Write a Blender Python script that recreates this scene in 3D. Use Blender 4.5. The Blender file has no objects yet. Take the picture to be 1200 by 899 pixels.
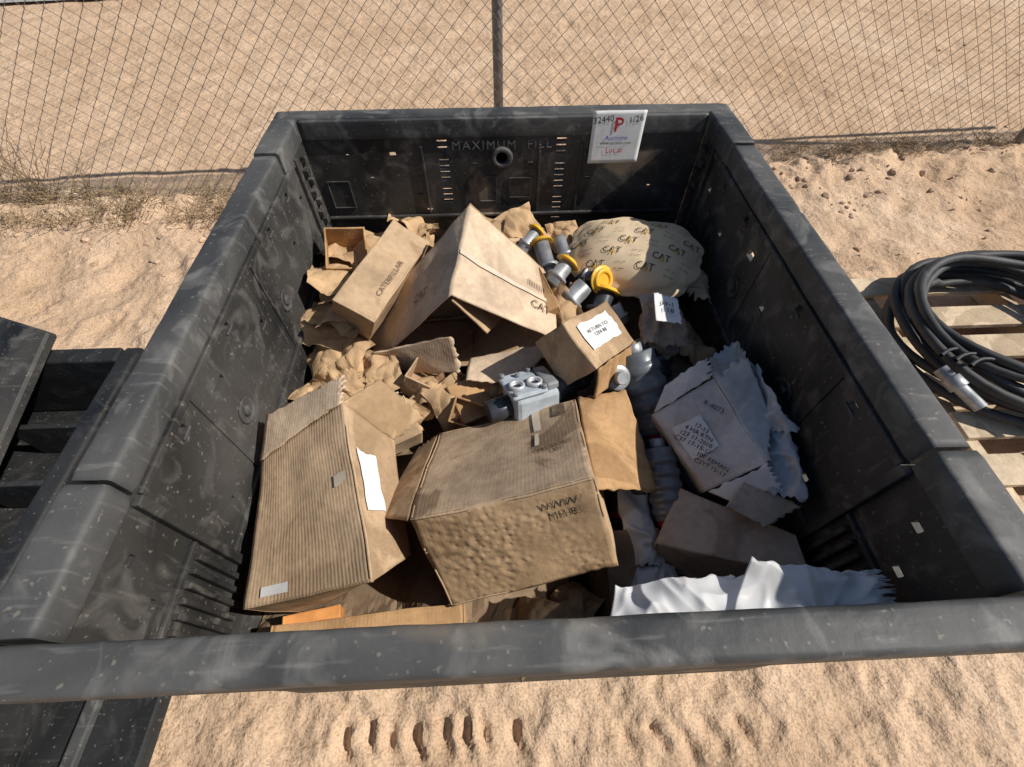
import bpy, math, random
from mathutils import Vector, Matrix, noise, Euler
random.seed(7)
scene=bpy.context.scene
COL=scene.collection
V=Vector
# ---------------------------------------------------------------- helpers
def link(o,parent=None):
    COL.objects.link(o)
    if parent: o.parent=parent
    return o
def empty(name):
    e=bpy.data.objects.new(name,None); e.empty_display_size=.1
    return link(e)
def mesh_obj(name,verts,faces,mat=None,parent=None,smooth=False,uvs=None):
    me=bpy.data.meshes.new(name); me.from_pydata([tuple(v) for v in verts],[],faces); me.update()
    if uvs:
        l=me.uv_layers.new(name="UVMap")
        for lp in me.loops: l.data[lp.index].uv=uvs[lp.vertex_index]
    if smooth:
        for p in me.polygons: p.use_smooth=True
    if mat: me.materials.append(mat)
    return link(bpy.data.objects.new(name,me),parent)
BF=[(0,3,2,1),(4,5,6,7),(0,1,5,4),(1,2,6,5),(2,3,7,6),(3,0,4,7)]
def bx(name,x0,x1,y0,y1,z0,z1,mat,parent=None,bev=.003,M=None):
    vs=[V(v) for v in [(x0,y0,z0),(x1,y0,z0),(x1,y1,z0),(x0,y1,z0),(x0,y0,z1),(x1,y0,z1),(x1,y1,z1),(x0,y1,z1)]]
    if M: vs=[M@v for v in vs]
    o=mesh_obj(name,vs,BF,mat,parent)
    if bev:
        m=o.modifiers.new("b","BEVEL"); m.width=bev; m.segments=2; m.limit_method='ANGLE'
    return o
def rimbar(name,x0,x1,y0,y1,z0,z1,mat_,parent,axis_,r=.007,st=.012,amp=.0009):
    """moulded bar with rounded, slightly knocked-about edges; axis_ = 0 (x) or 1 (y)"""
    import bmesh
    L0,L1=(x0,x1) if axis_==0 else (y0,y1); A0,A1=(y0,y1) if axis_==0 else (x0,x1)
    prof=[]
    for cx,cz,a0 in ((A1-r,z1-r,0),(A0+r,z1-r,90),(A0+r,z0+r,180),(A1-r,z0+r,270)):
        for k in range(4):
            a=math.radians(a0+30*k); prof.append((cx+r*math.cos(a),cz+r*math.sin(a)))
    full=[]
    for i,p in enumerate(prof):
        q=prof[(i+1)%len(prof)]; full.append(p)
        d=math.hypot(q[0]-p[0],q[1]-p[1]); m=int(d/.009)
        for k in range(1,m): full.append((p[0]+(q[0]-p[0])*k/m,p[1]+(q[1]-p[1])*k/m))
    N=len(full); n=max(4,int((L1-L0)/st)); vs=[]
    cA=(A0+A1)/2; cz=(z0+z1)/2
    for i in range(n+1):
        s=L0+(L1-L0)*i/n
        for a,zz in full:
            if i in (0,n): a=cA+(a-cA)*.95; zz=cz+(zz-cz)*.95
            P=V((s,a,zz)) if axis_==0 else V((a,s,zz))
            P=P+noise.noise_vector(P*30)*amp+noise.noise_vector(P*5)*amp*1.2
            dn=noise.noise(P*55+V((9,1,4)))
            if dn>.52: P.z-=(dn-.52)*.012
            vs.append(P)
    fs=[]
    for i in range(n):
        for k in range(N):
            j=(k+1)%N; fs.append((i*N+k,i*N+j,(i+1)*N+j,(i+1)*N+k))
    fs.append(tuple(range(N))[::-1]); fs.append(tuple(n*N+k for k in range(N)))
    o=mesh_obj(name,vs,fs,mat_,parent,True)
    bm=bmesh.new(); bm.from_mesh(o.data); bmesh.ops.recalc_face_normals(bm,faces=bm.faces); bm.to_mesh(o.data); bm.free()
    for p in o.data.polygons:
        if len(p.vertices)>4: p.use_smooth=False
    return o
def cyl(name,a,b,r,mat,parent=None,r2=None,n=28,rings=None,smooth=True):
    a=V(a);b=V(b);ax=(b-a);q=ax.to_track_quat('Z','Y').to_matrix()
    if rings is None: rings=[(0,r),(1,r if r2 is None else r2)]
    vs=[];fs=[]
    for t,rr in rings:
        for i in range(n):
            an=2*math.pi*i/n
            vs.append(a+ax*t+q@V((rr*math.cos(an),rr*math.sin(an),0)))
    for k in range(len(rings)-1):
        for i in range(n):
            j=(i+1)%n
            fs.append((k*n+i,k*n+j,(k+1)*n+j,(k+1)*n+i))
    fs.append(tuple(range(n))[::-1]); fs.append(tuple((len(rings)-1)*n+i for i in range(n)))
    o=mesh_obj(name,vs,fs,mat,parent)
    for p in o.data.polygons:
        p.use_smooth = smooth and len(p.vertices)==4
    m=o.modifiers.new("b","BEVEL"); m.width=min(.0015,abs(r)*.1 if r else .0015); m.segments=1; m.limit_method='ANGLE'; m.angle_limit=math.radians(35)
    return o
def tube(name,pts,r,mat,parent=None,cyclic=False,res=3):
    cu=bpy.data.curves.new(name,'CURVE'); cu.dimensions='3D'; cu.bevel_depth=r; cu.bevel_resolution=res
    pl=pts if isinstance(pts[0][0],(list,tuple,Vector)) else [pts]
    for P in pl:
        s=cu.splines.new('POLY'); s.points.add(len(P)-1)
        for i,p in enumerate(P): s.points[i].co=(p[0],p[1],p[2],1)
        s.use_cyclic_u=cyclic; s.use_smooth=True
    cu.materials.append(mat)
    return link(bpy.data.objects.new(name,cu),parent)
def bake(o):
    dg=bpy.context.evaluated_depsgraph_get()
    me=bpy.data.meshes.new_from_object(o.evaluated_get(dg))
    o.modifiers.clear(); o.data=me
# ---------------------------------------------------------------- materials
def mat(name,col=(.5,.5,.5),rough=.6,spec=.4,metal=0):
    m=bpy.data.materials.new(name); m.use_nodes=True
    b=m.node_tree.nodes["Principled BSDF"]
    b.inputs["Base Color"].default_value=(*col,1); b.inputs["Roughness"].default_value=rough
    b.inputs["Specular IOR Level"].default_value=spec; b.inputs["Metallic"].default_value=metal
    return m,m.node_tree.nodes,m.node_tree.links,b
def tex(n,l,kind,scale,coord,detail=4,**k):
    t=n.new(kind); t.inputs["Scale"].default_value=scale
    if "Detail" in t.inputs: t.inputs["Detail"].default_value=detail
    l.new(coord,t.inputs["Vector"]); return t
def ramp(n,l,src,stops):
    r=n.new("ShaderNodeValToRGB"); e=r.color_ramp.elements
    while len(e)<len(stops): e.new(.5)
    for i,(p,c) in enumerate(stops):
        e[i].position=p; e[i].color=(*c,1) if len(c)==3 else c
    l.new(src,r.inputs[0]); return r
def mix(n,l,fac,a,b,mode='MIX'):
    x=n.new("ShaderNodeMix"); x.data_type='RGBA'; x.blend_type=mode
    for s,i in ((fac,0),(a,6),(b,7)):
        if isinstance(s,(int,float)): x.inputs[i].default_value=s
        elif isinstance(s,tuple): x.inputs[i].default_value=(*s,1)
        else: l.new(s,x.inputs[i])
    return x.outputs[2]
def mul(n,l,a,v):
    x=n.new("ShaderNodeMath");x.operation='MULTIPLY';l.new(a,x.inputs[0])
    if isinstance(v,(int,float)): x.inputs[1].default_value=v
    else: l.new(v,x.inputs[1])
    return x.outputs[0]
def bump(n,l,b,h,strength,dist,prev=None):
    x=n.new("ShaderNodeBump"); x.inputs["Strength"].default_value=strength; x.inputs["Distance"].default_value=dist
    l.new(h,x.inputs["Height"])
    if prev: l.new(prev,x.inputs["Normal"])
    l.new(x.outputs[0],b.inputs["Normal"]); return x.outputs[0]
def coord(n,l,scale=(1,1,1),kind="Object",rot=(0,0,0)):
    tc=n.new("ShaderNodeTexCoord"); mp=n.new("ShaderNodeMapping"); mp.inputs["Scale"].default_value=scale; mp.inputs["Rotation"].default_value=rot
    l.new(tc.outputs[kind],mp.inputs[0]); return mp.outputs[0]
G0=(0,0,0);G1=(1,1,1)
def plastic(name,dark=(.018,.019,.021),dust=(.11,.105,.10),amount=.5,splat=.5):
    m,n,l,b=mat(name,dark,.5,.35)
    c=coord(n,l)
    n1=tex(n,l,"ShaderNodeTexNoise",4,c,7); n1.inputs["Distortion"].default_value=.8
    r1=ramp(n,l,n1.outputs[0],[(.32,G0),(.66,G1)])
    col=mix(n,l,r1.outputs[0],dark,tuple(dark[i]*(1-amount)+dust[i]*amount for i in range(3)))
    n2=tex(n,l,"ShaderNodeTexNoise",12,c,8); n2.inputs["Distortion"].default_value=1.6; r2=ramp(n,l,n2.outputs[0],[(.52,G0),(.70,(.7,)*3)])
    col=mix(n,l,r2.outputs[0],col,dust)
    cs=coord(n,l,(3,26,3),rot=(.25,.15,.1)); n3=tex(n,l,"ShaderNodeTexNoise",4,cs,6); r3=ramp(n,l,n3.outputs[0],[(.60,G0),(.74,(.35,)*3)])
    col=mix(n,l,r3.outputs[0],col,tuple(x*1.3 for x in dust))
    for sc,ro,wd,st in ((7,(1.2,.4,2.),.004,.22),):
        cs=coord(n,l,(1,1,1),rot=ro)
        ns=tex(n,l,"ShaderNodeTexNoise",sc,cs,1)
        rs=ramp(n,l,ns.outputs[0],[(.5-wd,G0),(.5,G1),(.5+wd,G0)])
        nm=tex(n,l,"ShaderNodeTexNoise",7,cs,2); rm=ramp(n,l,nm.outputs[0],[(.50,G0),(.60,(st,)*3)])
        col=mix(n,l,mul(n,l,rs.outputs[0],rm.outputs[0]),col,(.20,.195,.19))
    n4=tex(n,l,"ShaderNodeTexNoise",2.3,c,8); n4.inputs["Distortion"].default_value=.6
    r4=ramp(n,l,n4.outputs[0],[(.64,G0),(.68,G1)]); col=mix(n,l,mul(n,l,r4.outputs[0],splat),col,(.36,.27,.18))
    n5=tex(n,l,"ShaderNodeTexNoise",120,c,1); r5=ramp(n,l,n5.outputs[0],[(.68,G0),(.76,(.5,.5,.5))])
    col=mix(n,l,r5.outputs[0],col,(.25,.22,.18))
    l.new(col,b.inputs["Base Color"])
    rr=ramp(n,l,n1.outputs[0],[(.3,(.48,)*3),(.7,(.75,)*3)]); l.new(rr.outputs[0],b.inputs["Roughness"])
    n6=tex(n,l,"ShaderNodeTexNoise",60,c,4)
    bump(n,l,b,n6.outputs[0],.45,.0018)
    return m
M_PL=plastic("bin_plastic",(.012,.0125,.013),(.135,.125,.113),.42)
M_RIM=plastic("bin_rim_plastic",(.032,.0335,.035),(.19,.182,.17),.42,.3)
M_PLD=plastic("bin_plastic_dark",(.009,.010,.011),(.05,.05,.05),.4,.2)
def simple(name,col,rough=.6,spec=.4,metal=0,var=.25,scale=30,bs=.2):
    m,n,l,b=mat(name,col,rough,spec,metal); c=coord(n,l)
    t=tex(n,l,"ShaderNodeTexNoise",scale,c,4)
    r=ramp(n,l,t.outputs[0],[(.3,tuple(x*(1-var) for x in col)),(.7,tuple(min(1,x*(1+var)) for x in col))])
    l.new(r.outputs[0],b.inputs["Base Color"])
    if bs: bump(n,l,b,t.outputs[0],bs,.002)
    return m
def card(name,col=(.40,.262,.15),stain=.45,blister=False,corr=1.0,dirty=.55):
    m,n,l,b=mat(name,col,.85,.15); c=coord(n,l); uv=coord(n,l,kind="UV")
    n1=tex(n,l,"ShaderNodeTexNoise",9,c,6); n2=tex(n,l,"ShaderNodeTexNoise",75,c,4)
    n3=tex(n,l,"ShaderNodeTexNoise",4.5,c,6); n3.inputs["Distortion"].default_value=1.2
    d=tuple(x*(1-stain) for x in col); lt=tuple(min(1,x*1.16) for x in col)
    r1=ramp(n,l,n1.outputs[0],[(.28,d),(.48,col),(.70,lt)])
    r3=ramp(n,l,n3.outputs[0],[(.50,G0),(.545,(dirty,)*3),(.8,(dirty*.7,)*3)])
    cc=mix(n,l,r3.outputs[0],r1.outputs[0],(col[0]*.52,col[1]*.48,col[2]*.44))
    w=tex(n,l,"ShaderNodeTexWave",1,uv,1); w.bands_direction='X'; w.inputs["Scale"].default_value=46; w.inputs["Distortion"].default_value=.7
    rw=ramp(n,l,w.outputs[1],[(0,(.86,)*3),(1,(1.0,)*3)])
    # corrugation only telegraphs through in places
    rp=ramp(n,l,n3.outputs[0],[(.35,(.25,)*3),(.6,G1)])
    cc=mix(n,l,mul(n,l,rp.outputs[0],min(1,.28*corr)),cc,mix(n,l,1,cc,rw.outputs[0],'MULTIPLY'))
    r2=ramp(n,l,n2.outputs[0],[(.3,(.84,)*3),(.7,(1.08,)*3)])
    cc=mix(n,l,.8,cc,r2.outputs[0],'MULTIPLY')
    n7=tex(n,l,"ShaderNodeTexNoise",22,c,2); n7.inputs["Distortion"].default_value=2.2
    r7=ramp(n,l,n7.outputs[0],[(.485,G0),(.5,(.5,)*3),(.515,G0)]); rm=ramp(n,l,n1.outputs[0],[(.5,G0),(.62,G1)])
    cc=mix(n,l,mul(n,l,r7.outputs[0],rm.outputs[0]),cc,tuple(min(1,x*1.35+.04) for x in col))
    bp=bump(n,l,b,mul(n,l,w.outputs[1],rp.outputs[0]),min(1,.18*corr),.0013)
    bp=bump(n,l,b,n1.outputs[0],.55,.014,bp)
    bp=bump(n,l,b,n2.outputs[0],.3,.0014,bp)
    if blister:
        v=tex(n,l,"ShaderNodeTexVoronoi",1,c,0); v.inputs["Scale"].default_value=84; v.feature='SMOOTH_F1'
        nd=tex(n,l,"ShaderNodeTexNoise",7,c,3); rd=ramp(n,l,nd.outputs[0],[(.38,G0),(.62,G1)])
        bp=bump(n,l,b,mul(n,l,v.outputs[0],rd.outputs[0]),.8,.0055,bp)
        rv=ramp(n,l,v.outputs[0],[(.2,(1.03,)*3),(.75,(.80,)*3)])
        cc=mix(n,l,rd.outputs[0],cc,mix(n,l,1,cc,rv.outputs[0],'MULTIPLY'))
    l.new(cc,b.inputs["Base Color"]); return m
M_CB=card("cardboard",(.50,.35,.215),.35); M_CBR=card("cardboard_ribbed",(.55,.39,.245),.3,corr=1.7,dirty=.3)
M_CBT=card("cardboard_stained",(.39,.285,.19),.45,corr=.7,dirty=.9)
M_CB2=card("cardboard_light",(.62,.475,.335),.22,corr=.7,dirty=.3)
M_CB3=card("cardboard_brown",(.45,.275,.135),.4); M_CBI=card("cardboard_inner",(.46,.315,.185),.3,corr=.5)
M_CBB=card("cardboard_blistered",(.42,.285,.165),.4,True,.3)
M_CBG=card("cardboard_grey",(.66,.62,.58),.2,corr=.3,dirty=.3); M_CBW=card("cardboard_worn",(.46,.37,.29),.3,corr=.6)
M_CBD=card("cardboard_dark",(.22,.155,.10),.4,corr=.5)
M_WOODO=simple("orange_wood",(.55,.24,.07),.7)
M_KP=simple("kraft_paper",(.44,.295,.165),.85,.2,var=.3,scale=14,bs=.3)
M_BAG=simple("printed_paper",(.68,.53,.35),.8,.2,var=.10,scale=9,bs=.3)
M_INK=simple("ink",(.03,.028,.025),.7,.2,bs=0)
M_INKL=simple("faded_ink",(.15,.11,.075),.8,.2,var=.5,scale=60,bs=0)
M_WHITE=simple("white_paper",(.76,.75,.73),.7,.2,var=.08)
M_TAPE=simple("packing_tape",(.60,.50,.38),.25,.6,var=.12)
M_RED=simple("red_print",(.55,.03,.04),.6,bs=0); M_BLUE=simple("blue_print",(.04,.05,.4),.6,bs=0)
M_FOIL=simple("grey_wrap",(.42,.44,.46),.28,.6,0,.15,7,.15)
M_POLY=simple("milky_plastic",(.82,.82,.82),.22,.5,0,.05,9,.1)
M_POLY.node_tree.nodes["Principled BSDF"].inputs["Alpha"].default_value=.72
M_YEL=simple("yellow_plastic",(.76,.42,.03),.4,.5,0,.15)
M_STEEL=simple("grey_metal",(.32,.33,.34),.45,.5,.4,.35)
M_IRON=simple("painted_iron",(.38,.42,.45),.5,.5,0,.25)
M_DKM=simple("dark_metal",(.045,.05,.06),.35,.5,.3,.3)
M_RUB=simple("rubber",(.022,.022,.024),.55,.4,0,.35,40,.3)
M_HOSE=simple("hose_rubber",(.045,.045,.046),.6,.35,0,.4,12,.3)
M_GALV=simple("galvanized",(.22,.21,.20),.5,.5,.35,.2)
M_WIRE,_n,_l,_b=mat("fence_wire",(.20,.175,.155),.6,.4,.2)
M_PALW=card("pallet_wood",(.62,.49,.34),.35,corr=.2)
M_ROCK=simple("rock",(.48,.34,.235),.9,.2,0,.35,18)
M_DRY,_n,_l,_b=mat("dry_stalks",(.34,.25,.15),.9,.1)
M_ROAD=simple("asphalt",(.34,.33,.31),.9,.2,0,.15,20)
# sand
M_SAND,n,l,b=mat("sand",(.55,.39,.25),.95,.1); c=coord(n,l)
n1=tex(n,l,"ShaderNodeTexNoise",1.1,c,8); n2=tex(n,l,"ShaderNodeTexNoise",26,c,6); n3=tex(n,l,"ShaderNodeTexNoise",170,c,3); n4=tex(n,l,"ShaderNodeTexNoise",6,c,7)
r1=ramp(n,l,n1.outputs[0],[(.3,(.52,.358,.23)),(.55,(.60,.43,.292)),(.75,(.68,.51,.362))])
r4=ramp(n,l,n4.outputs[0],[(.3,(.84,.82,.79)),(.7,(1.06,1.06,1.06))])
cc=mix(n,l,1,r1.outputs[0],r4.outputs[0],'MULTIPLY')
r3=ramp(n,l,n3.outputs[0],[(.30,(.66,.62,.58)),(.5,(1,1,1)),(.72,(1.12,1.12,1.12))])
cc=mix(n,l,1,cc,r3.outputs[0],'MULTIPLY')
r2=ramp(n,l,n2.outputs[0],[(.68,G0),(.75,(.55,)*3)]); cc=mix(n,l,r2.outputs[0],cc,(.36,.24,.155))
l.new(cc,b.inputs["Base Color"])
bp=bump(n,l,b,n4.outputs[0],.6,.05); bp=bump(n,l,b,n2.outputs[0],.7,.022,bp); bp=bump(n,l,b,n3.outputs[0],.5,.004,bp)

# ---------------------------------------------------------------- sheet / carton helpers
def warp(P,a,f=4.2):
    q=noise.noise_vector(P*f)*a+noise.noise_vector(P*f*4+V((5,1,2)))*a*.22
    d=noise.voronoi(P*11+V((2,7,1)))[0]
    return P+q+V((.3,-.2,1))*a*.35*((d[1]-d[0])-.35)
def panel(name,quad,mat_,parent,amp=.006,th=.004,off=0,rng=(0,1,0,1),n=22,sag=0,crease=0,rot_uv=False,cf=14,torn=0,fold=0,smooth=None):
    A,B,C,D=[V(q) for q in quad]
    N=((B-A).cross(D-A)+(D-C).cross(B-C)); N.normalize()
    w=((B-A).length+(C-D).length)/2; h=((D-A).length+(C-B).length)/2
    vs=[];uv=[]
    for j in range(n+1):
        for i in range(n+1):
            u=rng[0]+(rng[1]-rng[0])*i/n; v=rng[2]+(rng[3]-rng[2])*j/n
            if torn:
                if j==n: v+=torn*noise.noise(V((u*9,3,h*40)))
                if j==0: v-=torn*noise.noise(V((u*9,7,h*40)))
                if i==n: u+=torn*noise.noise(V((v*9,1,h*30)))
            P=(A*(1-u)+B*u)*(1-v)+(D*(1-u)+C*u)*v
            P=warp(P,amp)
            if sag: P=P+N*sag*math.sin(math.pi*u)*math.sin(math.pi*v)
            if fold:   # soft film folds: ridged, low frequency, metric
                q=noise.noise_vector(P*9)*.03
                R=P+q
                a1=1-abs(noise.noise(V((R.x*13+R.y*5,R.y*11-R.x*4,R.z*9+h*10))))*2.2
                a2=1-abs(noise.noise(V((R.x*30-R.y*12,R.y*26+R.x*9,5+R.z*14))))*2.2
                P=P+N*fold*(a1*.8+a2*.28-.5)
            if crease:
                d=noise.voronoi(P*cf)[0]; e=noise.voronoi(P*cf*2.3+V((3,3,3)))[0]
                P=P+N*crease*((d[1]-d[0])*1.6-.5+(e[1]-e[0])*.5)
            P=P+N*off
            vs.append(P); uv.append((v*h,u*w) if rot_uv else (u*w,v*h))
    fs=[(j*(n+1)+i,j*(n+1)+i+1,(j+1)*(n+1)+i+1,(j+1)*(n+1)+i) for j in range(n) for i in range(n)]
    o=mesh_obj(name,vs,fs,mat_,parent,(not crease) if smooth is None else smooth,uv)
    if th:
        s=o.modifiers.new("s","SOLIDIFY"); s.thickness=th; s.offset=-1
    return o
def carton(name,top,bot,mats,skip=(),amp=.006,rotuv=()):
    E=empty(name); t=top;b_=bot
    Q={'top':(t[0],t[1],t[2],t[3]),'front':(b_[0],b_[1],t[1],t[0]),'right':(b_[1],b_[2],t[2],t[1]),
       'back':(b_[2],b_[3],t[3],t[2]),'left':(b_[3],b_[0],t[0],t[3]),'bottom':(b_[0],b_[3],b_[2],b_[1])}
    for k,q in Q.items():
        if k in skip: continue
        panel(k+"_panel",q,mats.get(k,mats['d']),E,amp,rot_uv=(k in rotuv),n=30)
    return E,Q
def print_text(parent,quad,txt,u,v,size,ang=0,mat_=None,off=.004,amp=.006,name="print"):
    cu=bpy.data.curves.new(name,'FONT'); cu.body=txt; cu.size=size; cu.align_x='CENTER'; cu.align_y='CENTER'; cu.resolution_u=2
    o=bpy.data.objects.new(name,cu); COL.objects.link(o); 
    dg=bpy.context.evaluated_depsgraph_get(); me=bpy.data.meshes.new_from_object(o.evaluated_get(dg)); bpy.data.objects.remove(o)
    A,B,C,D=[V(q) for q in quad]
    N=((B-A).cross(D-A)+(D-C).cross(B-C)).normalized()
    ca,sa=math.cos(ang),math.sin(ang)
    w=((B-A).length+(C-D).length)/2; h=((D-A).length+(C-B).length)/2
    for vt in me.vertices:
        x,y=vt.co.x*ca-vt.co.y*sa, vt.co.x*sa+vt.co.y*ca
        uu=u+x/w; vv=v+y/h
        P=(A*(1-uu)+B*uu)*(1-vv)+(D*(1-uu)+C*uu)*vv
        vt.co=warp(P,amp)+N*off
    me.materials.clear(); me.materials.append(mat_ or M_INK)
    return link(bpy.data.objects.new(name,me),parent)
def wad(name,c,size,rot,mat_,parent=None,cre=.35,f=2.2,sub=4,seed=0,smooth=False,pillow=0):
    import bmesh
    bm=bmesh.new(); bmesh.ops.create_icosphere(bm,subdivisions=sub,radius=1)
    M=Matrix.Translation(V(c))@Euler(rot).to_matrix().to_4x4()
    for v in bm.verts:
        p=v.co.copy()
        if pillow:
            r=(abs(p.x)**pillow+abs(p.y)**pillow+abs(p.z)**2)**(1/pillow); p=p/max(r,1e-6)
            p.z=v.co.z*(1-min(1,max(abs(p.x),abs(p.y)))**4*.8)
        d=noise.voronoi(v.co*f+V((seed*3.1,seed,seed*.7)))[0]
        e=noise.voronoi(v.co*f*2.6+V((seed,seed*2,1)))[0]
        k=1+cre*((d[1]-d[0])*1.3-.45)+cre*.35*(e[1]-e[0])+cre*.25*noise.noise(v.co*f*2.5+V((seed,0,0)))
        p=p*k
        v.co=M@V((p.x*size[0],p.y*size[1],p.z*size[2]))
    me=bpy.data.meshes.new(name); bm.to_mesh(me); bm.free(); me.materials.append(mat_)
    if smooth:
        for p in me.polygons: p.use_smooth=True
    return link(bpy.data.objects.new(name,me),parent)

# ---------------------------------------------------------------- ground
def axis(segs):
    out=[segs[0][0]]
    for a,b_,st in segs:
        k=max(1,round((b_-a)/st)); out+= [a+(b_-a)*(i+1)/k for i in range(k)]
    return out
XS=axis([(-300,-60,60),(-60,-12,8),(-12,-5,.6),(-5,-1.6,.04),(-1.6,-.9,.02),(-.9,1.2,.010),(1.2,1.8,.02),(1.8,5.2,.04),(5.2,12,.6),(12,60,8),(60,300,60)])
YS=axis([(-60,-6,9),(-6,-1.2,.4),(-1.2,-.85,.03),(-.85,-.55,.010),(-.55,.6,.05),(.6,2.3,.02),(2.3,6,.045),(6,12,.5),(12,60,8),(60,400,80)])
def fence_y(x): return 1.735+.063*x
tracks=[(-.44+.058*i+random.gauss(0,.006),-.672+.008*math.sin(i*1.7),random.uniform(.022,.034)) for i in range(8)]+[(.24+.07*i,-.70+.01*math.sin(i*2),random.uniform(.008,.016)) for i in range(5)]
prints=[(random.uniform(-3.5,3.5),random.uniform(.7,1.7),random.uniform(0,3.14)) for _ in range(46)]+[(random.uniform(-4,4),random.uniform(1.9,4.6),random.uniform(0,3.14)) for _ in range(40)]
def gh(x,y):
    P=V((x,y,0))
    if abs(x)>13 or y>13 or y<-7: return 0
    beh=y>fence_y(x)+.15
    a=.35 if beh else 1
    h=.030*a*noise.noise(P*1.6)+.024*a*noise.noise(P*5)+.014*a*noise.noise(P*13)+.008*a*noise.noise(P*30)
    dfl=abs(y-fence_y(x)+.08)
    if dfl<.35 and (x>1.2 or x<-1.0):
        k=(1-dfl/.35)
        h+=k*(.035+.07*abs(noise.noise(P*7))+.035*noise.noise(P*20))
    if not beh:
        d=noise.voronoi(P*9)[0]; h+=.018*max(0,.35-d[0])*2*max(0,.4+noise.noise(P*1.3)*2)
        if y<-.4:
            d=noise.voronoi(P*26)[0]; h+=.012*max(0,.40-d[0])*2*max(0,.3+noise.noise(P*4)*2)
    if beh:
        u=y-.12*x
        h+=.012*math.sin(u*9+noise.noise(P)*2)*max(0,noise.noise(P*.8)+.15)
        h+=.006*math.sin(u*60)*max(0,math.sin(u*3.2+1))*max(0,noise.noise(P*2)+.2)
    if y>.6 and y<5:
        for px,py,pa in prints:
            dx=x-px;dy=y-py
            if abs(dx)<.2 and abs(dy)<.2:
                ex=(dx*math.cos(pa)+dy*math.sin(pa))/.13; ey=(-dx*math.sin(pa)+dy*math.cos(pa))/.055
                q=ex*ex+ey*ey
                if q<2.2: h+= (-.022*(1-q) if q<1 else .008*(1-abs(q-1.6)/.6))*(.5 if beh else 1)
    if -.85<y<-.55:
        for tx,ty,dp in tracks:
            dx=(x-tx+.3*(y-ty)+.005*math.sin(y*90)); 
            if abs(dx)<.034 and abs(y-ty)<.04:
                q=abs(dx)/.017
                h+=(-dp*(1-q*q) if q<1 else dp*.3*(1-abs(q-1.5)/.5))*(1-(abs(y-ty)/.04)**4)
    return h
nx=len(XS)
vs=[(x,y,gh(x,y)) for y in YS for x in XS]
fs=[(j*nx+i,j*nx+i+1,(j+1)*nx+i+1,(j+1)*nx+i) for j in range(len(YS)-1) for i in range(nx-1)]
mesh_obj("ground",vs,fs,M_SAND,None,True)
rd=[(-14,4.05),(-1.2,5.40),(20,7.6),(20,14),(-14,11)]
mesh_obj("road",[(x,y,.022) for x,y in rd],[(0,1,2,3,4)],M_ROAD)
def stones(name,N,region,smin,smax,mat_):
    import bmesh
    bm=bmesh.new()
    for _ in range(N):
        x,y=region()
        s=smin+(smax-smin)*random.random()**4
        g=bmesh.ops.create_icosphere(bm,subdivisions=1,radius=s)
        e=Euler((random.random()*6,random.random()*6,random.random()*6)).to_matrix()
        z=gh(x,y)+s*.1; sc=V((random.uniform(.7,1.4),random.uniform(.7,1.2),random.uniform(.45,.8)))
        for v in g['verts']:
            q=e@(v.co*random.uniform(.8,1.2)); v.co=V((q.x*sc.x+x,q.y*sc.y+y,q.z*sc.z+z))
    me=bpy.data.meshes.new(name); bm.to_mesh(me); bm.free(); me.materials.append(mat_)
    link(bpy.data.objects.new(name,me))
def regA():
    r=random.random()
    if r<.50: 
        x=random.uniform(-4,-.8); return x,fence_y(x)+random.gauss(-.26,.15)
    if r<.80:
        x=random.uniform(.9,4); return x,fence_y(x)+random.gauss(-.15,.18)
    if r<.92: return random.uniform(.8,2.6),random.uniform(.5,1.7)
    return random.uniform(-4,4),random.uniform(1.2,5)
stones("gravel",900,regA,.003,.024,M_ROCK)

# ---------------------------------------------------------------- chain link fence
F=empty("chain_link_fence")
wires=[];p_=.036;H=1.5;x=-4.2;k=0
while x<4.6:
    P=[];m=int(H/p_);sg=1 if k%2 else -1
    for i in range(m+1):
        s_=sg*(1 if i%2 else -1)
        xx=x+s_*p_*.52; z=.03+i*p_
        ux=xx+.014*noise.noise(V((xx*1.5,z*1.2,0)))
        P.append((ux,fence_y(ux)+.003*s_+.02*noise.noise(V((xx*.8,z*2,3))),z+.016*noise.noise(V((xx*1.1,z,9)))))
    wires.append(P); x+=p_; k+=1
tube("mesh_wires",wires,.0017,M_WIRE,F,res=0)
for i,px in enumerate((-3.05,.0,3.05)):
    cyl("post_%d"%i,(px,fence_y(px)+.03,-.02),(px+.012,fence_y(px)+.03,1.60),.023,M_GALV,F)
cyl("top_rail",(-4.3,fence_y(-4.3)+.03,1.55),(4.7,fence_y(4.7)+.03,1.55),.018,M_GALV,F)
W=[]
def tuft(x,y,nn,h,sp):
    for _ in range(nn):
        a=random.uniform(0,6.28); r=random.uniform(.2,1)*sp; hh=h*random.uniform(.3,1)
        p=V((x+random.gauss(0,.02),y+random.gauss(0,.02),gh(x,y)))
        pts=[tuple(p)]
        for s in range(1,5):
            t=s/4; q=p+V((math.cos(a)*r*t,math.sin(a)*r*t,hh*t*(1.4-.4*t)))+V((random.gauss(0,.012),random.gauss(0,.012),random.gauss(0,.008)))
            pts.append(tuple(q))
        W.append(pts)
for _ in range(100):
    x=random.uniform(-3.6,-1.25); tuft(x,fence_y(x)+random.uniform(-.24,.05),12,.07,.12)
for _ in range(60):
    x=random.uniform(1.4,4.2); tuft(x,fence_y(x)+random.uniform(-.05,.16),12,.06,.10)
tuft(-2.35,1.62,40,.34,.22); tuft(-2.6,1.66,24,.22,.2); tuft(-2.1,1.6,24,.2,.15)
tube("dry_weeds",W,.0013,M_DRY,None,res=0)

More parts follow.
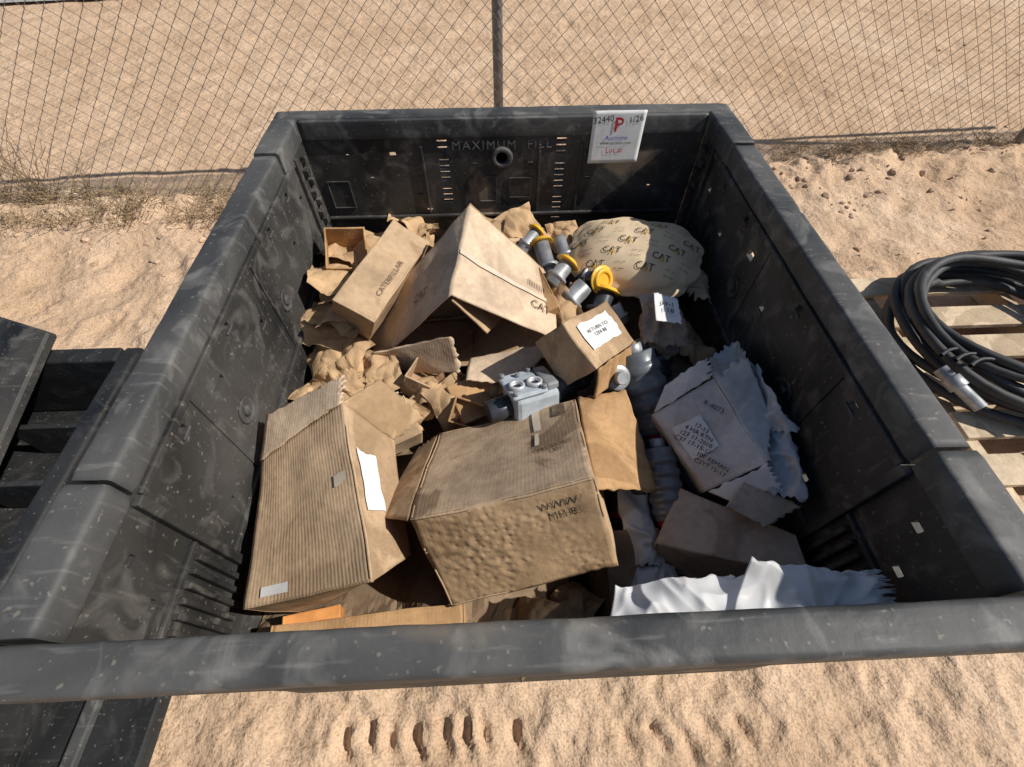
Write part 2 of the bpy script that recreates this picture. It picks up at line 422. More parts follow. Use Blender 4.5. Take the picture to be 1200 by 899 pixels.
# ---------------------------------------------------------------- bulk bin
B=empty("plastic_bulk_bin")
def cut(o,boxes,rounds=()):
    vs=[];fs=[]
    for x0,x1,y0,y1,z0,z1 in boxes:
        k=len(vs); vs+=[(x0,y0,z0),(x1,y0,z0),(x1,y1,z0),(x0,y1,z0),(x0,y0,z1),(x1,y0,z1),(x1,y1,z1),(x0,y1,z1)]
        fs+=[tuple(i+k for i in f) for f in BF]
    for (a,b_,r) in rounds:
        k=len(vs);n_=24;a=V(a);b_=V(b_);q=(b_-a).to_track_quat('Z','Y').to_matrix()
        for p in (a,b_):
            for i in range(n_): vs.append(tuple(p+q@V((r*math.cos(6.2832*i/n_),r*math.sin(6.2832*i/n_),0))))
        for i in range(n_): j=(i+1)%n_; fs.append((k+i,k+j,k+n_+j,k+n_+i))
        fs.append(tuple(k+i for i in range(n_))[::-1]); fs.append(tuple(k+n_+i for i in range(n_)))
    c_=mesh_obj("cut",vs,fs)
    m=o.modifiers.new("x","BOOLEAN"); m.object=c_; m.operation='DIFFERENCE'; m.solver='EXACT'
    bpy.context.view_layer.update(); bake(o); bpy.data.objects.remove(c_)
for sx,nm in ((-1,"left"),(1,"right")):
    xi=.520*sx; xo=.532*sx
    x0,x1=min(xi,xo),max(xi,xo)
    w=bx(nm+"_wall",x0,x1,-.562,.562,.10,.811,M_PL,B,0)
    holes=[(-.27,.78),(-.06,.785),(.22,.785),(.36,.78),(-.46,.77),(.03,.70),(.30,.69),(-.31,.60),(-.50,.70),(.43,.73)]
    hb=[(x0-.02,x1+.02,y-.008,y+.008,z-.006,z+.006) for y,z in holes]
    if sx<0: hb.append((x0-.02,x1+.02,-.188,-.140,.740,.751))
    else: hb.append((x0-.02,x1+.02,.135,.163,.733,.752))
    cut(w,hb)
    def strip(n_,y0,y1,z0,z1,d=.006,m_=M_PL):
        a,b_=sorted((xi,xi-d*sx)); return bx(n_,a,b_,y0,y1,z0,z1,m_,B,.002)
    strip("door_edge_front",-.402,-.386,.30,.811,.012); strip("door_edge_rear",.462,.474,.25,.811,.010)
    strip("door_sill",-.385,.461,.545,.557,.009); strip("front_sill",-.56,-.403,.66,.670,.008)
    strip("upper_band",-.384,.460,.797,.810,.007)
    strip("mid_rib_a",.09,.096,.558,.796,.003); strip("mid_rib_b",-.225,-.219,.558,.796,.003)
    for i,(y,z) in enumerate(holes[:6]):
        if -.40<y-.012 : strip("hole_collar_%d"%i,y-.013,y+.013,z-.0115,z-.0075,.004,M_RIM)
    for i in range(7): strip("corner_rib_%d"%i,-.552+.021*i,-.543+.021*i,.50,.652,.012)
    for i in range(16): strip("hinge_tooth_%d"%i,.500+.012*(i%2),.520+.012*(i%2),.34+.029*i,.358+.029*i,.014)
    for y in (.15,-.15):
        a=xi; kk=(y>0)
        cyl("boss_%d"%kk,(a,y,.65),(a-.004*sx,y,.65),.028,M_PL,B,rings=[(0,.028),(1,.026),(1,.021),(.3,.020)])
        cyl("boss_hub_%d"%kk,(a-.0012*sx,y,.65),(a-.008*sx,y,.65),.010,M_PL,B,rings=[(0,.013),(.6,.011),(1,.007)])
    for i,(y0,y1,o_) in enumerate(((-.558,-.394,.003),(-.387,.390,0),(.397,.565,.002))):
        a,b_=sorted(((.5165-.003*(i!=1))*sx,(.570+o_)*sx))
        rimbar(nm+"_rim_%d"%i,a,b_,y0,y1,.812-.002*i,.860+(.003 if i!=1 else 0),M_RIM,B,1)
    for i in range(8):
        a,b_=sorted((.533*sx,.560*sx)); yy=-.54+i*.152
        bx("outer_rib_%d"%i,a,b_,yy,yy+.012,.12,.81,M_PL,B,.002)
bw=bx("back_wall",-.519,.519,.560,.572,.10,.811,M_PL,B,0)
hb=[]
z=.80;i=0
while z>.62: hb.append((-.178,-.152,.54,.60,z-.0045,z+.0045)) if i%5!=2 else None; z-=.0165;i+=1
z=.80;i=0
while z>.56: hb.append((.134,.160,.54,.60,z-.0045,z+.0045)) if i%6!=3 else None; z-=.0165;i+=1
hb+=[(-.306,-.288,.54,.6,.762,.776),(-.372,-.360,.54,.6,.70,.71),(.40,.412,.54,.6,.66,.67),(-.42,-.41,.54,.6,.765,.773),(-.25,-.232,.54,.6,.655,.66),(.22,.235,.54,.6,.69,.697),(-.09,-.075,.54,.6,.735,.742),(.06,.075,.54,.6,.735,.742),(-.23,-.215,.54,.6,.60,.612)]
cut(bw,hb,[((-.010,.54,.757),(-.010,.60,.757),.015)])
cyl("centre_boss",(-.010,.5595,.757),(-.010,.550,.757),.030,M_RIM,B,rings=[(0,.030),(.9,.027),(1,.025),(1,.017),(0,.016)])
M_EMB=simple("embossed_dusty_plastic",(.13,.125,.12),.7,.3)
for i,(xa,xb,za,zb) in enumerate(((-.075,-.025,.63,.705),(.01,.07,.64,.70),(-.49,-.43,.62,.70))):
    for nm_,r_ in (("t",(xa,xb,zb-.002,zb)),("b",(xa,xb,za,za+.002)),("l",(xa,xa+.002,za+.002,zb-.002)),("r",(xb-.002,xb,za+.002,zb-.002))):
        bx("emboss_%s_%d"%(nm_,i),r_[0],r_[1],.5570,.5595,r_[2],r_[3],M_RIM,B,0)
for xx in (-.22,.09,.20): bx("back_rib",xx-.003,xx+.003,.555,.5595,.60,.79,M_PL,B,.001)
bx("back_ledge",-.515,.515,.550,.5595,.585,.595,M_PL,B,.003)
rimbar("back_rim",-.5712,.5712,.5665,.612,.812,.8610,M_RIM,B,0)
rimbar("back_rim_lip",-.5125,.5125,.5545,.5662,.8115,.8575,M_RIM,B,0,r=.003)
cu=bpy.data.curves.new("t",'FONT'); cu.body="MAXIMUM  FILL"; cu.size=.031; cu.extrude=.0015; cu.align_x='CENTER'; cu.space_character=1.25
to=bpy.data.objects.new("maximum_fill_text",cu); cu.materials.append(M_EMB); link(to,B); to.location=(-.01,.5580,.780); to.rotation_euler=(math.radians(90),0,0)
bx("front_wall",-.519,.519,-.578,-.566,.10,.811,M_PL,B,.001)
rimbar("front_rim",-.575,.575,-.6105,-.5625,.812,.8605,M_RIM,B,0,r=.008)
bx("front_lip_l",-.56,-.12,-.6085,-.580,.772,.8118,M_PLD,B,.003); bx("front_lip_r",.16,.56,-.6085,-.580,.772,.8118,M_PLD,B,.003)
for i in range(12): bx("front_slot_rib_%d"%i,-.115+i*.023,-.108+i*.023,-.606,-.580,.776,.8118,M_PLD,B,.001)
bx("bin_floor",-.53,.53,-.57,.565,.08,.10,M_PL,B,.002)
for i,(xa,xb) in enumerate(((-.54,-.42),(-.06,.06),(.42,.54))): bx("skid_%d"%i,xa,xb,-.56,.56,-.01,.079,M_PLD,B,.004)

L=empty("auction_label_sheet")
LQ=((.218,.5455,.742),(.350,.5445,.744),(.352,.5500,.872),(.220,.5505,.872))
panel("sheet",LQ,M_WHITE,L,.0015,.0006,n=14)
k=dict(amp=.0015,off=.0014)
print_text(L,LQ,"Auctions",.5,.50,.016,mat_=M_BLUE,**k); print_text(L,LQ,"www.auction.com",.5,.40,.011,mat_=M_INK,**k)
print_text(L,LQ,"Lot #:",.5,.26,.019,mat_=M_RED,**k); print_text(L,LQ,"32440",.20,.84,.021,.12,mat_=M_INK,**k); print_text(L,LQ,"1/26",.82,.84,.021,.2,mat_=M_INK,**k)
print_text(L,LQ,"P",.5,.73,.050,mat_=M_RED,**k); print_text(L,LQ,"P",.507,.73,.044,mat_=M_RED,**k)

# ---------------------------------------------------------------- pile base
E=empty("packing_paper_heap")
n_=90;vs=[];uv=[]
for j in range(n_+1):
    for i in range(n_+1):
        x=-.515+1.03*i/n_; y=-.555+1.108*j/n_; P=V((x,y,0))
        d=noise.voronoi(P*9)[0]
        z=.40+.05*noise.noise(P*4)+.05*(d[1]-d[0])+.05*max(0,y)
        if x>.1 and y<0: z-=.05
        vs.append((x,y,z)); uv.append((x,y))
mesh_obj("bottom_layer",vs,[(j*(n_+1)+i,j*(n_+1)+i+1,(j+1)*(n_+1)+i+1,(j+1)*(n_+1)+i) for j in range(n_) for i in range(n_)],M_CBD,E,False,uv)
wl=[(-.44,.28,.57,.085),(-.42,.18,.55,.08),(-.44,.08,.51,.08),(-.42,-.01,.50,.08),(-.36,.03,.49,.07),(-.46,-.08,.48,.06),(-.44,.40,.55,.08),(-.36,.44,.57,.08),(-.22,.0,.47,.07),(-.15,-.04,.48,.06),
    (-.05,.42,.58,.09),(.06,.45,.58,.08),(.12,.16,.57,.06),(-.32,-.07,.49,.08),(-.26,.46,.58,.08),(.0,-.02,.49,.06),(.17,.42,.58,.06),(.42,.46,.56,.07),(.45,.1,.50,.06),(-.47,.16,.54,.07),(.0,-.52,.42,.06),(.08,-.50,.41,.06)]
for i,(x,y,z,s) in enumerate(wl):
    for k_ in range(2):
        M=Matrix.Translation(V((x+random.gauss(0,.012),y+random.gauss(0,.012),z-.012*k_)))@Euler((random.uniform(-.7,.7),random.uniform(-.7,.7),random.random()*6)).to_matrix().to_4x4()
        q=[M@V((a*s*random.uniform(.8,1.1),b_*s*random.uniform(.7,1),0)) for a,b_ in ((-1,-1),(1,-1),(1,1),(-1,1))]
        panel("sheet_%d_%d"%(i,k_),q,M_KP,E,.03,.0006,crease=.026,n=30,cf=11,sag=.03)
def filler(c_,d,rot,m_,skip=()):
    M=Matrix.Translation(V(c_))@Euler(rot).to_matrix().to_4x4(); hx,hy,hz=d[0]/2,d[1]/2,d[2]/2
    P=lambda x,y,z: tuple(M@V((x*hx,y*hy,z*hz)))
    return carton("cardboard_box",[P(-1,-1,1),P(1,-1,1),P(1,1,1),P(-1,1,1)],[P(-1,-1,-1),P(1,-1,-1),P(1,1,-1),P(-1,1,-1)],{'d':m_},amp=.006,skip=skip)
filler((-.08,-.03,.47),(.16,.10,.08),(.2,.15,.5),M_CB3); filler((-.19,.01,.49),(.14,.09,.06),(-.2,.3,-.4),M_CB,('top',))
filler((-.03,.02,.50),(.12,.10,.06),(.3,-.2,.2),M_CB3); filler((-.28,-.515,.43),(.34,.07,.10),(.1,0,.05),M_CB3)
filler((-.40,-.50,.40),(.10,.07,.09),(0,.1,.2),M_WOODO); filler((.03,.34,.56),(.16,.14,.10),(.2,.3,.4),M_CB)
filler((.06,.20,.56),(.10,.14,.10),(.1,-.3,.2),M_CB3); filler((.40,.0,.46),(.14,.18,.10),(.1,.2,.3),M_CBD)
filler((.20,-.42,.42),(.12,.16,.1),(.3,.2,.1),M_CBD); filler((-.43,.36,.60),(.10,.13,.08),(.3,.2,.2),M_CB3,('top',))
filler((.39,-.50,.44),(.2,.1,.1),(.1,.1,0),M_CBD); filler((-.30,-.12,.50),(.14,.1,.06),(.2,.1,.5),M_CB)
filler((-.10,-.09,.50),(.10,.06,.05),(.4,.1,-.3),M_CB3,('top',))
# ---------------------------------------------------------------- main cartons
T=[(-.185,-.385,.660),(.112,-.357,.725),(.123,-.115,.593),(-.174,-.142,.521)]
Bt=[(-.134,-.485,.489),(.160,-.440,.555),(.174,-.215,.422),(-.123,-.243,.350)]
A_=.011
E,Q=carton("cardboard_box",T,Bt,{'d':M_CB,'top':M_CBT,'front':M_CBB},amp=A_)
panel("right_flap",[(.126,-.345,.66),(.262,-.295,.53),(.225,-.105,.600),(.127,-.115,.597)],M_CB3,E,.010,torn=.03)
panel("left_flap",[(-.190,-.383,.656),(-.178,-.145,.520),(-.220,-.165,.50),(-.250,-.352,.600)],M_CBI,E,.008,torn=.04)
kk=dict(amp=A_)
panel("tape",Q['top'],M_TAPE,E,A_,0,.003,(.70,.75,.70,.99),n=10); panel("tape_print",Q['top'],M_INKL,E,A_,0,.0034,(.84,.92,.82,.97),n=10)
panel("torn_paper",Q['top'],M_TAPE,E,A_,0,.003,(.70,.73,.50,.66),n=8,torn=.01)
print_text(E,Q['top'],"THIS SIDE\n   UP",.82,.40,.016,.1,M_INKL,**kk); print_text(E,Q['front'],"WWW\n MH 8",.80,.80,.022,0,M_INKL,**kk)
T=[(-.471,-.481,.550),(-.233,-.474,.660),(-.320,-.167,.700),(-.495,-.233,.600)]
Bt=[(-.430,-.460,.40),(-.205,-.405,.530),(-.250,-.180,.575),(-.46,-.21,.45)]
E,Q=carton("cardboard_box",T,Bt,{'d':M_CB,'top':M_CBR},skip=('back',),amp=.008)
panel("rear_flap",[(-.497,-.236,.602),(-.322,-.170,.704),(-.322,-.130,.726),(-.488,-.155,.630)],M_CB2,E,.008,torn=.08)
panel("corner_flap",[(-.32,-.168,.700),(-.25,-.182,.577),(-.20,-.130,.57),(-.27,-.10,.67)],M_CBI,E,.010,torn=.05)
panel("inner_flap",[(-.45,-.20,.56),(-.32,-.15,.66),(-.25,-.08,.60),(-.38,-.10,.52)],M_CB,E,.010,torn=.05)
panel("paper_strip",Q['right'],M_WHITE,E,.008,0,.003,(.35,.72,.5,.88),n=12,torn=.03)
panel("label",Q['top'],M_WHITE,E,.008,0,.003,(.14,.36,.045,.10),n=8)
panel("tape",Q['top'],M_TAPE,E,.008,0,.003,(.82,.93,.54,.60),n=8,torn=.02)
T=[(-.133,.066,.730),(.097,.057,.580),(.113,.277,.600),(-.087,.290,.800)]
Bt=[(-.362,.100,.450),(-.10,.05,.42),(-.1,.28,.42),(-.384,.210,.500)]
E=empty("cardboard_box"); ca_=.012
RQ=(T[0],T[1],T[2],T[3]); LQ2=(Bt[3],Bt[0],T[0],T[3])
panel("right_side",RQ,M_CB2,E,ca_,n=36); panel("left_side",LQ2,M_CB2,E,ca_,rot_uv=True,n=36)
panel("back_side",[T[2],(-.12,.29,.45),Bt[3],T[3]],M_CBI,E,ca_)
panel("lower_side",[Bt[0],(-.10,.06,.50),(-.1,.28,.44),Bt[3]],M_CBI,E,ca_)
panel("lower_right_side",[(-.10,.06,.50),(.09,.057,.57),(.113,.277,.59),(-.1,.28,.44)],M_CBI,E,ca_)
panel("front_flap",[(-.118,-.025,.545),(.010,-.030,.535),(.099,.050,.580),(-.110,.055,.53)],M_CB2,E,ca_,torn=.04)
panel("left_front_flap",[Bt[0],(-.13,.02,.51),(-.145,.060,.60),(-.345,.080,.53)],M_CB2,E,ca_,torn=.04)
panel("inner_fold",[(-.13,.064,.715),(-.06,.05,.62),(-.02,.16,.57),(-.10,.18,.66)],M_CBI,E,ca_)
panel("tape",RQ,M_TAPE,E,ca_,0,.003,(.0,.95,.44,.49),n=20)
print_text(E,RQ,"CAT",.82,.33,.030,.0,M_INKL,amp=ca_); print_text(E,LQ2,"CAT",.62,.62,.030,1.5,M_INKL,amp=ca_)
print_text(E,RQ,"||||||||||||||||",.83,.60,.022,.0,M_INKL,amp=ca_)
T=[(-.313,.078,.639),(-.199,.307,.680),(-.279,.339,.725),(-.394,.110,.684)]
Bt=[(-.356,.118,.534),(-.241,.347,.575),(-.322,.379,.62),(-.436,.15,.579)]
E,Q=carton("cardboard_box",T,Bt,{'d':M_CB},amp=.009)
print_text(E,Q['top'],"CATERPILLAR",.45,.26,.018,0,M_INKL,amp=.009)
T=[(.162,-.095,.66),(.267,.013,.62),(.208,.092,.677),(.103,-.016,.718)]
Bt=[(.110,-.075,.578),(.215,.033,.537),(.155,.112,.595),(.050,.005,.635)]
E,Q=carton("cardboard_box",T,Bt,{'d':M_CB},amp=.018)
panel("label",Q['top'],M_WHITE,E,.018,0,.003,(.16,.84,.28,.84),n=10,torn=.03)
panel("torn_flap",[T[0],T[1],(.285,.0,.575),(.16,-.12,.60)],M_CB3,E,.014,torn=.08)
print_text(E,Q['top'],"RETURN TO\n1204-88",.5,.57,.013,0,M_INK,amp=.018,off=.0045)
# torn grey-white carton
T=[(.351,-.303,.54),(.448,-.293,.62),(.398,-.110,.64),(.269,-.155,.58)]
Bt=[(.372,-.275,.44),(.47,-.265,.52),(.42,-.09,.54),(.29,-.13,.48)]
E,Q=carton("cardboard_box",T,Bt,{'d':M_CBG},amp=.013)
panel("side_flap",[(.448,-.293,.622),(.485,-.20,.635),(.468,-.074,.668),(.398,-.110,.642)],M_CBG,E,.014,torn=.10)
panel("rear_flap",[(.272,-.153,.585),(.396,-.108,.645),(.390,-.070,.652),(.300,-.100,.605)],M_CBG,E,.014,torn=.12)
panel("torn_liner",[(.355,-.305,.543),(.448,-.296,.622),(.470,-.345,.600),(.40,-.340,.555)],M_WHITE,E,.014,.001,torn=.12)
panel("label",Q['top'],M_WHITE,E,.013,0,.003,(.10,.55,.35,.75),n=10,torn=.02)
print_text(E,Q['top'],"17-13\n4 HA RTN\n123 11-2010\nC37 17-15-17",.34,.55,.013,-1.0,M_INK,amp=.013,off=.0045)
print_text(E,Q['top'],"R-4073",.78,.74,.014,-1.0,M_INK,amp=.013,off=.0045); print_text(E,Q['top'],"10P REMAN\nC5Y7 15-17",.28,.22,.013,-1.0,M_INK,amp=.013,off=.0045)
E=empty("foil_wrap")
fk=dict(fold=.022,n=50)
panel("sheet_a",[(.43,-.33,.575),(.502,-.367,.612),(.502,-.20,.655),(.45,-.19,.59)],M_FOIL,E,.014,.0008,torn=.10,**fk)
panel("sheet_b",[(.445,-.20,.59),(.502,-.24,.660),(.496,-.08,.65),(.46,-.06,.59)],M_FOIL,E,.014,.0008,torn=.12,**fk)
panel("sheet_c",[(.42,-.11,.60),(.475,-.10,.655),(.492,.0,.63),(.44,-.02,.585)],M_FOIL,E,.014,.0008,torn=.12,**fk)
T=[(.242,-.388,.50),(.480,-.475,.565),(.488,-.405,.56),(.313,-.286,.52)]
Bt=[(.25,-.41,.42),(.48,-.50,.47),(.488,-.405,.46),(.313,-.286,.42)]
E,Q=carton("cardboard_box",T,Bt,{'d':M_CBW},amp=.008)
panel("open_flap",[(.365,-.350,.575),(.425,-.395,.58),(.492,-.370,.60),(.413,-.303,.585)],M_CBW,E,.010,torn=.05)
# film at the front
E=empty("plastic_bag")
panel("film_a",[(.105,-.550,.655),(.30,-.551,.68),(.30,-.485,.66),(.13,-.488,.64)],M_POLY,E,.010,.0006,fold=.016,n=64,sag=.010,torn=.08)
panel("film_b",[(.22,-.551,.665),(.49,-.551,.70),(.485,-.500,.70),(.28,-.490,.66)],M_POLY,E,.012,.0006,fold=.020,n=64,sag=.014,torn=.10)
panel("film_c",[(.27,-.548,.68),(.47,-.550,.715),(.48,-.51,.71),(.32,-.475,.685)],M_POLY,E,.012,.0006,fold=.018,n=60,torn=.14)
bag=wad("paper_parts_bag",(.315,.30,.625),(.170,.118,.055),(.30,-.10,-.38),M_BAG,None,.09,1.4,5,3,True,pillow=2.6)
def on_bag(x,y,ang,txt,sz,m_=M_INK,o_=.003):
    cu=bpy.data.curves.new("p",'FONT'); cu.body=txt; cu.size=sz; cu.align_x='CENTER'; cu.align_y='CENTER'; cu.resolution_u=2
    o=bpy.data.objects.new("p",cu); COL.objects.link(o); dg=bpy.context.evaluated_depsgraph_get(); me=bpy.data.meshes.new_from_object(o.evaluated_get(dg)); bpy.data.objects.remove(o)
    ca,sa=math.cos(ang),math.sin(ang); cs=[]
    for v in me.vertices:
        px,py=x+v.co.x*ca-v.co.y*sa,y+v.co.x*sa+v.co.y*ca
        h=bag.ray_cast(V((px,py,2)),V((0,0,-1)))
        if not h[0] or h[2].z if False else not h[0]: return
        if h[1].z<.605: return
        cs.append((px,py,h[1].z+o_))
    for v,c_ in zip(me.vertices,cs): v.co=c_
    me.materials.clear(); me.materials.append(m_); link(bpy.data.objects.new("logo_print",me),bag)
bpy.context.view_layer.update()
for i in range(6):
    for j in range(6):
        x=.155+.056*i+.014*j; y=.425-.022*i-.040*j
        if (i+j)%2==0:
            on_bag(x,y,-.4,"CAT",.023); on_bag(x-.001,y-.011,-.4,"^",.028,M_YEL,.0036)
        else: on_bag(x,y,-.4,"--- --\n-- ---",.013)
panel("bag_mouth",[(.43,.20,.60),(.50,.17,.585),(.505,.27,.60),(.45,.29,.62)],M_BAG,bag,.012,.0008,fold=.02,n=40,torn=.15)
def capped(a,b_,r,m1,m2=M_YEL,end=False):
    E=empty("capped_pipe_fitting"); a=V(a);b_=V(b_)
    cyl("body",a,b_,r,m1,E,rings=[(0,r),(.3,r),(.3,r*1.25),(.42,r*1.25),(.42,r*.9),(1,r*.9)])
    d=(b_-a).normalized()
    if m2: cyl("cap",b_,b_+d*.011,r*1.2,m2,E,rings=[(0,r*1.4),(.3,r*1.4),(.35,r*1.1),(1,r*1.05),(1,r*.7),(.6,r*.65)])
    else: cyl("bore",b_,b_+d*.002,r*.7,M_RUB,E)
capped((.11,.28,.57),(.085,.37,.62),.024,M_STEEL); capped((.16,.33,.58),(.135,.395,.62),.019,M_STEEL,None)
capped((.13,.18,.57),(.185,.215,.61),.026,M_STEEL,None); capped((.19,.27,.58),(.225,.22,.62),.026,M_DKM)
capped((.21,.15,.55),(.235,.205,.595),.028,M_DKM); capped((.03,.36,.60),(.075,.41,.63),.018,M_STEEL); capped((.10,.23,.60),(.145,.275,.63),.022,M_STEEL)
capped((.28,.14,.55),(.255,.17,.585),.015,M_STEEL,None); capped((.15,.23,.56),(.20,.25,.60),.02,M_KP,None)
E=empty("bagged_hardware")
panel("wrap",[(.29,.01,.62),(.40,.0,.60),(.405,.13,.61),(.31,.15,.64)],M_CBW,E,.02,.0008,crease=.014,fold=.018,n=48,cf=11,sag=.03,torn=.08,smooth=True)
panel("wrap_tail",[(.33,.12,.60),(.40,.11,.59),(.41,.19,.58),(.34,.20,.60)],M_POLY,E,.02,.0008,fold=.018,n=40,torn=.1)
wad("contents",(.35,.08,.575),(.05,.07,.04),(.2,.2,.2),M_CBW,E,.25,1.6,4,5)
TQ=[(.305,.03,.668),(.36,.02,.663),(.37,.095,.668),(.318,.11,.673)]
panel("tag",TQ,M_WHITE,E,.006,.0006,torn=.05); print_text(E,TQ,"39-1\n118",.5,.5,.018,0,M_INK,amp=.006)
# hydraulic valve
E=empty("hydraulic_valve")
Mv=Matrix.Translation(V((.035,-.085,.575)))@Euler((-.35,.1,.35)).to_matrix().to_4x4()@Matrix.Scale(1.25,4)
bx("body",-.045,.035,-.035,.035,-.04,.02,M_IRON,E,.010,Mv); bx("flange_plate",-.052,.012,-.036,.036,.021,.030,M_IRON,E,.008,Mv)
bx("side_block",.012,.034,-.03,.03,.021,.034,M_STEEL,E,.004,Mv)
def vc(nm,a,b_,r,m_,**k): return cyl(nm,Mv@V(a),Mv@V(b_),r*1.25,m_,E,**k)
def sc_(R): return [(t,r*1.25) for t,r in R]
M_PORT=simple("machined_face",(.60,.61,.62),.4,.5,.3,.1)
for i,(x,y) in enumerate(((-.034,-.010),(-.003,-.012))):
    vc("port_%d"%i,(x,y,.030),(x,y,.037),.0135,M_PORT,rings=sc_([(0,.0135),(1,.0135),(1,.0085),(.1,.0085)])); vc("port_hole_%d"%i,(x,y,.0302),(x,y,.0312),.0082,M_DKM)
for i,(x,y) in enumerate(((-.045,.028),(.004,.028),(-.02,.020),(.006,-.031),(-.045,-.031))): vc("bolt_%d"%i,(x,y,.030),(x,y,.037),.0045,M_STEEL,n=6)
vc("solenoid",(.036,.0,-.002),(.105,.01,.002),.026,M_DKM,rings=sc_([(0,.024),(.1,.026),(.55,.026),(.56,.020),(.72,.020),(.73,.023),(1,.022)]))
vc("tail",(.105,.01,.002),(.125,.012,.002),.012,M_DKM); vc("stub",(-.045,.0,-.01),(-.085,.0,-.012),.02,M_DKM)
def ribbed(a,b_,r,m_,nr=9,nm="ribbed_filter"):
    E=empty(nm); R_=[(0,r*.55),(.0,r)]
    for i in range(nr):
        t=.06+.88*i/nr; w_=.88/nr; R_+=[(t,r),(t+w_*.18,r*1.13),(t+w_*.5,r*1.13),(t+w_*.68,r)]
    R_+=[(1,r),(1,r*.6)]
    cyl("body",a,b_,r,m_,E,rings=R_,n=40); d=(V(b_)-V(a)).normalized()
    cyl("neck",V(b_),V(b_)+d*.02,r*.5,M_STEEL,E)
    cyl("end_band",V(a)-d*.012,V(a),r*.8,M_RED,E)
M_BLG=simple("blue_grey_rubber",(.13,.145,.16),.35,.6,0,.3)
ribbed((.315,-.14,.50),(.262,-.005,.605),.043,M_BLG,4); ribbed((.235,-.30,.42),(.255,-.16,.48),.048,M_DKM,5); ribbed((.325,-.06,.46),(.345,.06,.55),.035,M_DKM,4)
ribbed((.300,-.335,.47),(.292,-.20,.525),.032,M_BLG,5); ribbed((.20,-.03,.56),(.215,-.075,.61),.028,M_STEEL,2)
ribbed((.315,.01,.50),(.30,.045,.56),.036,M_DKM,2)
tube("black_hose_piece",[(.20,-.46,.44),(.22,-.38,.47),(.26,-.33,.47),(.30,-.33,.46),(.33,-.38,.45)],.010,M_RUB)
E=empty("clear_bag")
panel("film",[(.18,-.42,.47),(.26,-.42,.46),(.25,-.28,.47),(.19,-.27,.49)],M_FOIL,E,.02,.0006,fold=.022,n=44,sag=.02,torn=.08)
panel("film_low",[(.18,-.52,.45),(.30,-.52,.45),(.28,-.42,.46),(.19,-.41,.46)],M_FOIL,E,.02,.0006,fold=.022,n=44,sag=.02,torn=.08)

# ---------------------------------------------------------------- folded bin at left
E=empty("folded_plastic_bin")
bx("base",-2.24,-1.06,-.95,.24,.0,.16,M_PLD,E,.006)
rimbar("right_side",-1.10,-1.05,-.96,.25,.162,.40,M_PLD,E,1,r=.01,st=.03); bx("back_side",-2.25,-1.102,.20,.25,.162,.40,M_PLD,E,.006)
bx("left_side",-2.25,-2.20,-.96,.198,.162,.40,M_PLD,E,.006); bx("front_side",-2.198,-1.102,-.96,-.91,.162,.40,M_PLD,E,.006)
pq=[V(v) for v in ((-1.25,.25,.47),(-1.85,.47,.49),(-2.05,-.30,.28),(-1.40,-.42,.20))]
nn=(pq[1]-pq[0]).cross(pq[3]-pq[0]).normalized()*-.03
vv=[p for p in pq]+[p+nn for p in pq]
o=mesh_obj("folded_panel",vv,[(0,1,2,3),(7,6,5,4),(0,4,5,1),(1,5,6,2),(2,6,7,3),(3,7,4,0)],M_PL,E); mm=o.modifiers.new("b","BEVEL"); mm.width=.006
for i in range(6): bx("inner_rib_%d"%i,-1.40,-1.101,-.8+i*.17,-.785+i*.17,.162,.30,M_PLD,E,.003)
E=empty("plastic_bin_lid")
bx("slab",-1.60,-.86,-.74,-.50,.03,.075,M_PLD,E,.008); bx("edge_rail",-1.60,-.862,-.752,-.7405,.02,.09,M_RIM,E,.004)
bx("cross_rail",-1.02,-.99,-.738,-.50,.0755,.095,M_RIM,E,.004)

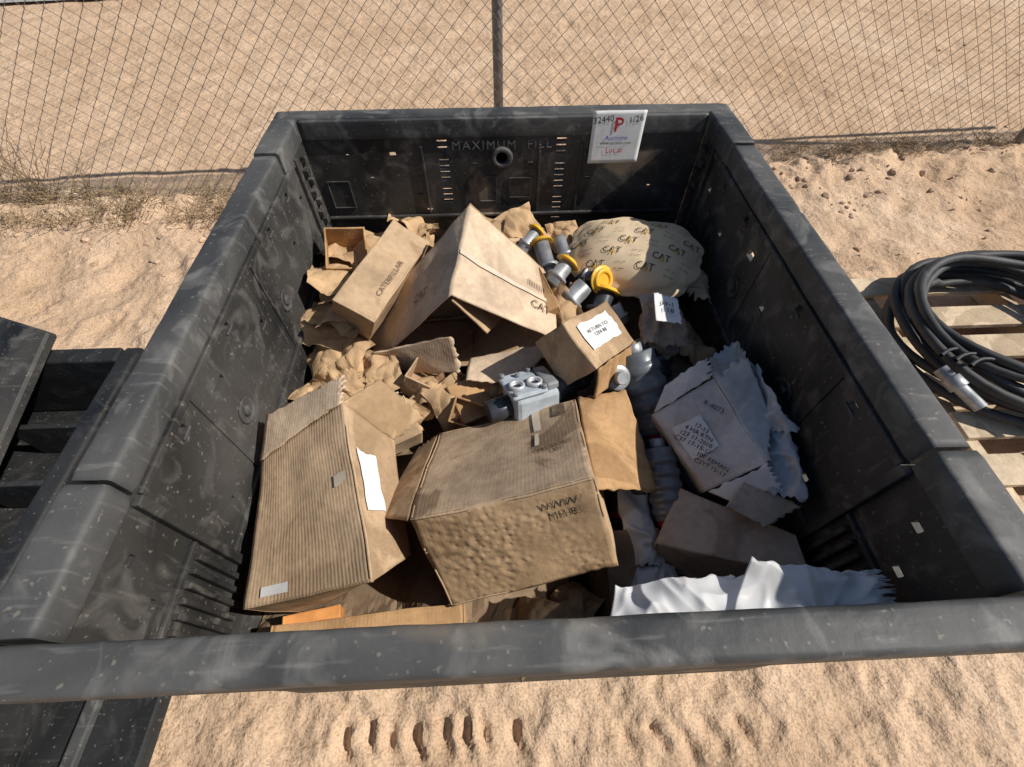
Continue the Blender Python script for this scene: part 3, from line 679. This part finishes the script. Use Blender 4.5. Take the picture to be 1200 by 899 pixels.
# ---------------------------------------------------------------- pallet and hose
E=empty("wooden_pallet")
for i in range(7):
    y0=-.31+i*.158; Mr=Matrix.Rotation(random.uniform(-.008,.008),4,'Z')
    bx("slat_%d"%i,1.42+random.uniform(-.02,.02),2.62,y0,y0+random.uniform(.09,.105),.104,.122,M_PALW,E,.002,Mr)
for i,x in enumerate((1.44,2.0,2.56)): bx("stringer_%d"%i,x,x+.04,-.31,.74,.018,.101,M_PALW,E,.002)
for i in range(3): bx("bottom_slat_%d"%i,1.43,2.61,-.30+i*.47,-.20+i*.47,.0,.017,M_PALW,E,.002)
E=empty("coiled_hose")
pts=[];turns=9
for i in range(turns*48):
    a=2*math.pi*i/48; t=i/48
    r=.36+.035*math.sin(t*2.1)+.018*math.sin(a*2+t)-.007*(t%4)
    pts.append((1.79+r*math.cos(a)*1.05+.01*math.sin(t*3),.37+r*math.sin(a),.145+.026*int(t/2.3)+.012*math.sin(a*3+t*1.7)+.006*t))
tube("hose",pts,.0155,M_HOSE,E)
tube("thin_cable",[[(1.36+.22*t+.02*k_,.22-.10*t*t-.03*k_+.05*math.sin(t*3),.27-.02*t+.01*k_) for t in [q/10 for q in range(0,31)]] for k_ in range(3)],.006,M_RUB,E)
cyl("steel_ferrule",(1.36,.19,.24),(1.42,.05,.22),.022,M_STEEL,E,rings=[(0,.020),(.25,.020),(.25,.027),(.5,.027),(.5,.019),(1,.019)])

# ---------------------------------------------------------------- light, world, camera
S=V((1.0,-.12,1.0)).normalized()
sd=bpy.data.lights.new("sun",'SUN'); sd.energy=5.0; sd.angle=math.radians(.5); sd.color=(1,.955,.885)
so=link(bpy.data.objects.new("sun",sd)); so.rotation_euler=S.to_track_quat('Z','Y').to_euler(); so.location=(3,-2,4)
w=bpy.data.worlds.new("World"); scene.world=w; w.use_nodes=True; nt=w.node_tree
sk=nt.nodes.new("ShaderNodeTexSky"); sk.sky_type='NISHITA'; sk.sun_disc=False
sk.sun_elevation=math.asin(S.z); sk.sun_rotation=math.atan2(S.x,S.y)
bg=nt.nodes["Background"]; bg.inputs[1].default_value=.08; nt.links.new(sk.outputs[0],bg.inputs[0])
cam=bpy.data.cameras.new("camera"); cam.sensor_width=36; cam.lens=16.02; cam.clip_start=.02; cam.clip_end=1000
co=link(bpy.data.objects.new("camera",cam)); co.location=(-.035,-.643,1.38)
ps=math.radians(2.47); pt=math.atan2(730,534)
fw=V((math.sin(ps)*math.cos(pt),math.cos(ps)*math.cos(pt),-math.sin(pt)))
up=V((math.sin(ps)*math.sin(pt),math.cos(ps)*math.sin(pt),math.cos(pt))); rt=V((math.cos(ps),-math.sin(ps),0))
co.rotation_euler=Matrix((rt,up,-fw)).transposed().to_euler()
scene.camera=co
scene.view_settings.view_transform='Standard'; scene.view_settings.look='None'; scene.view_settings.exposure=0
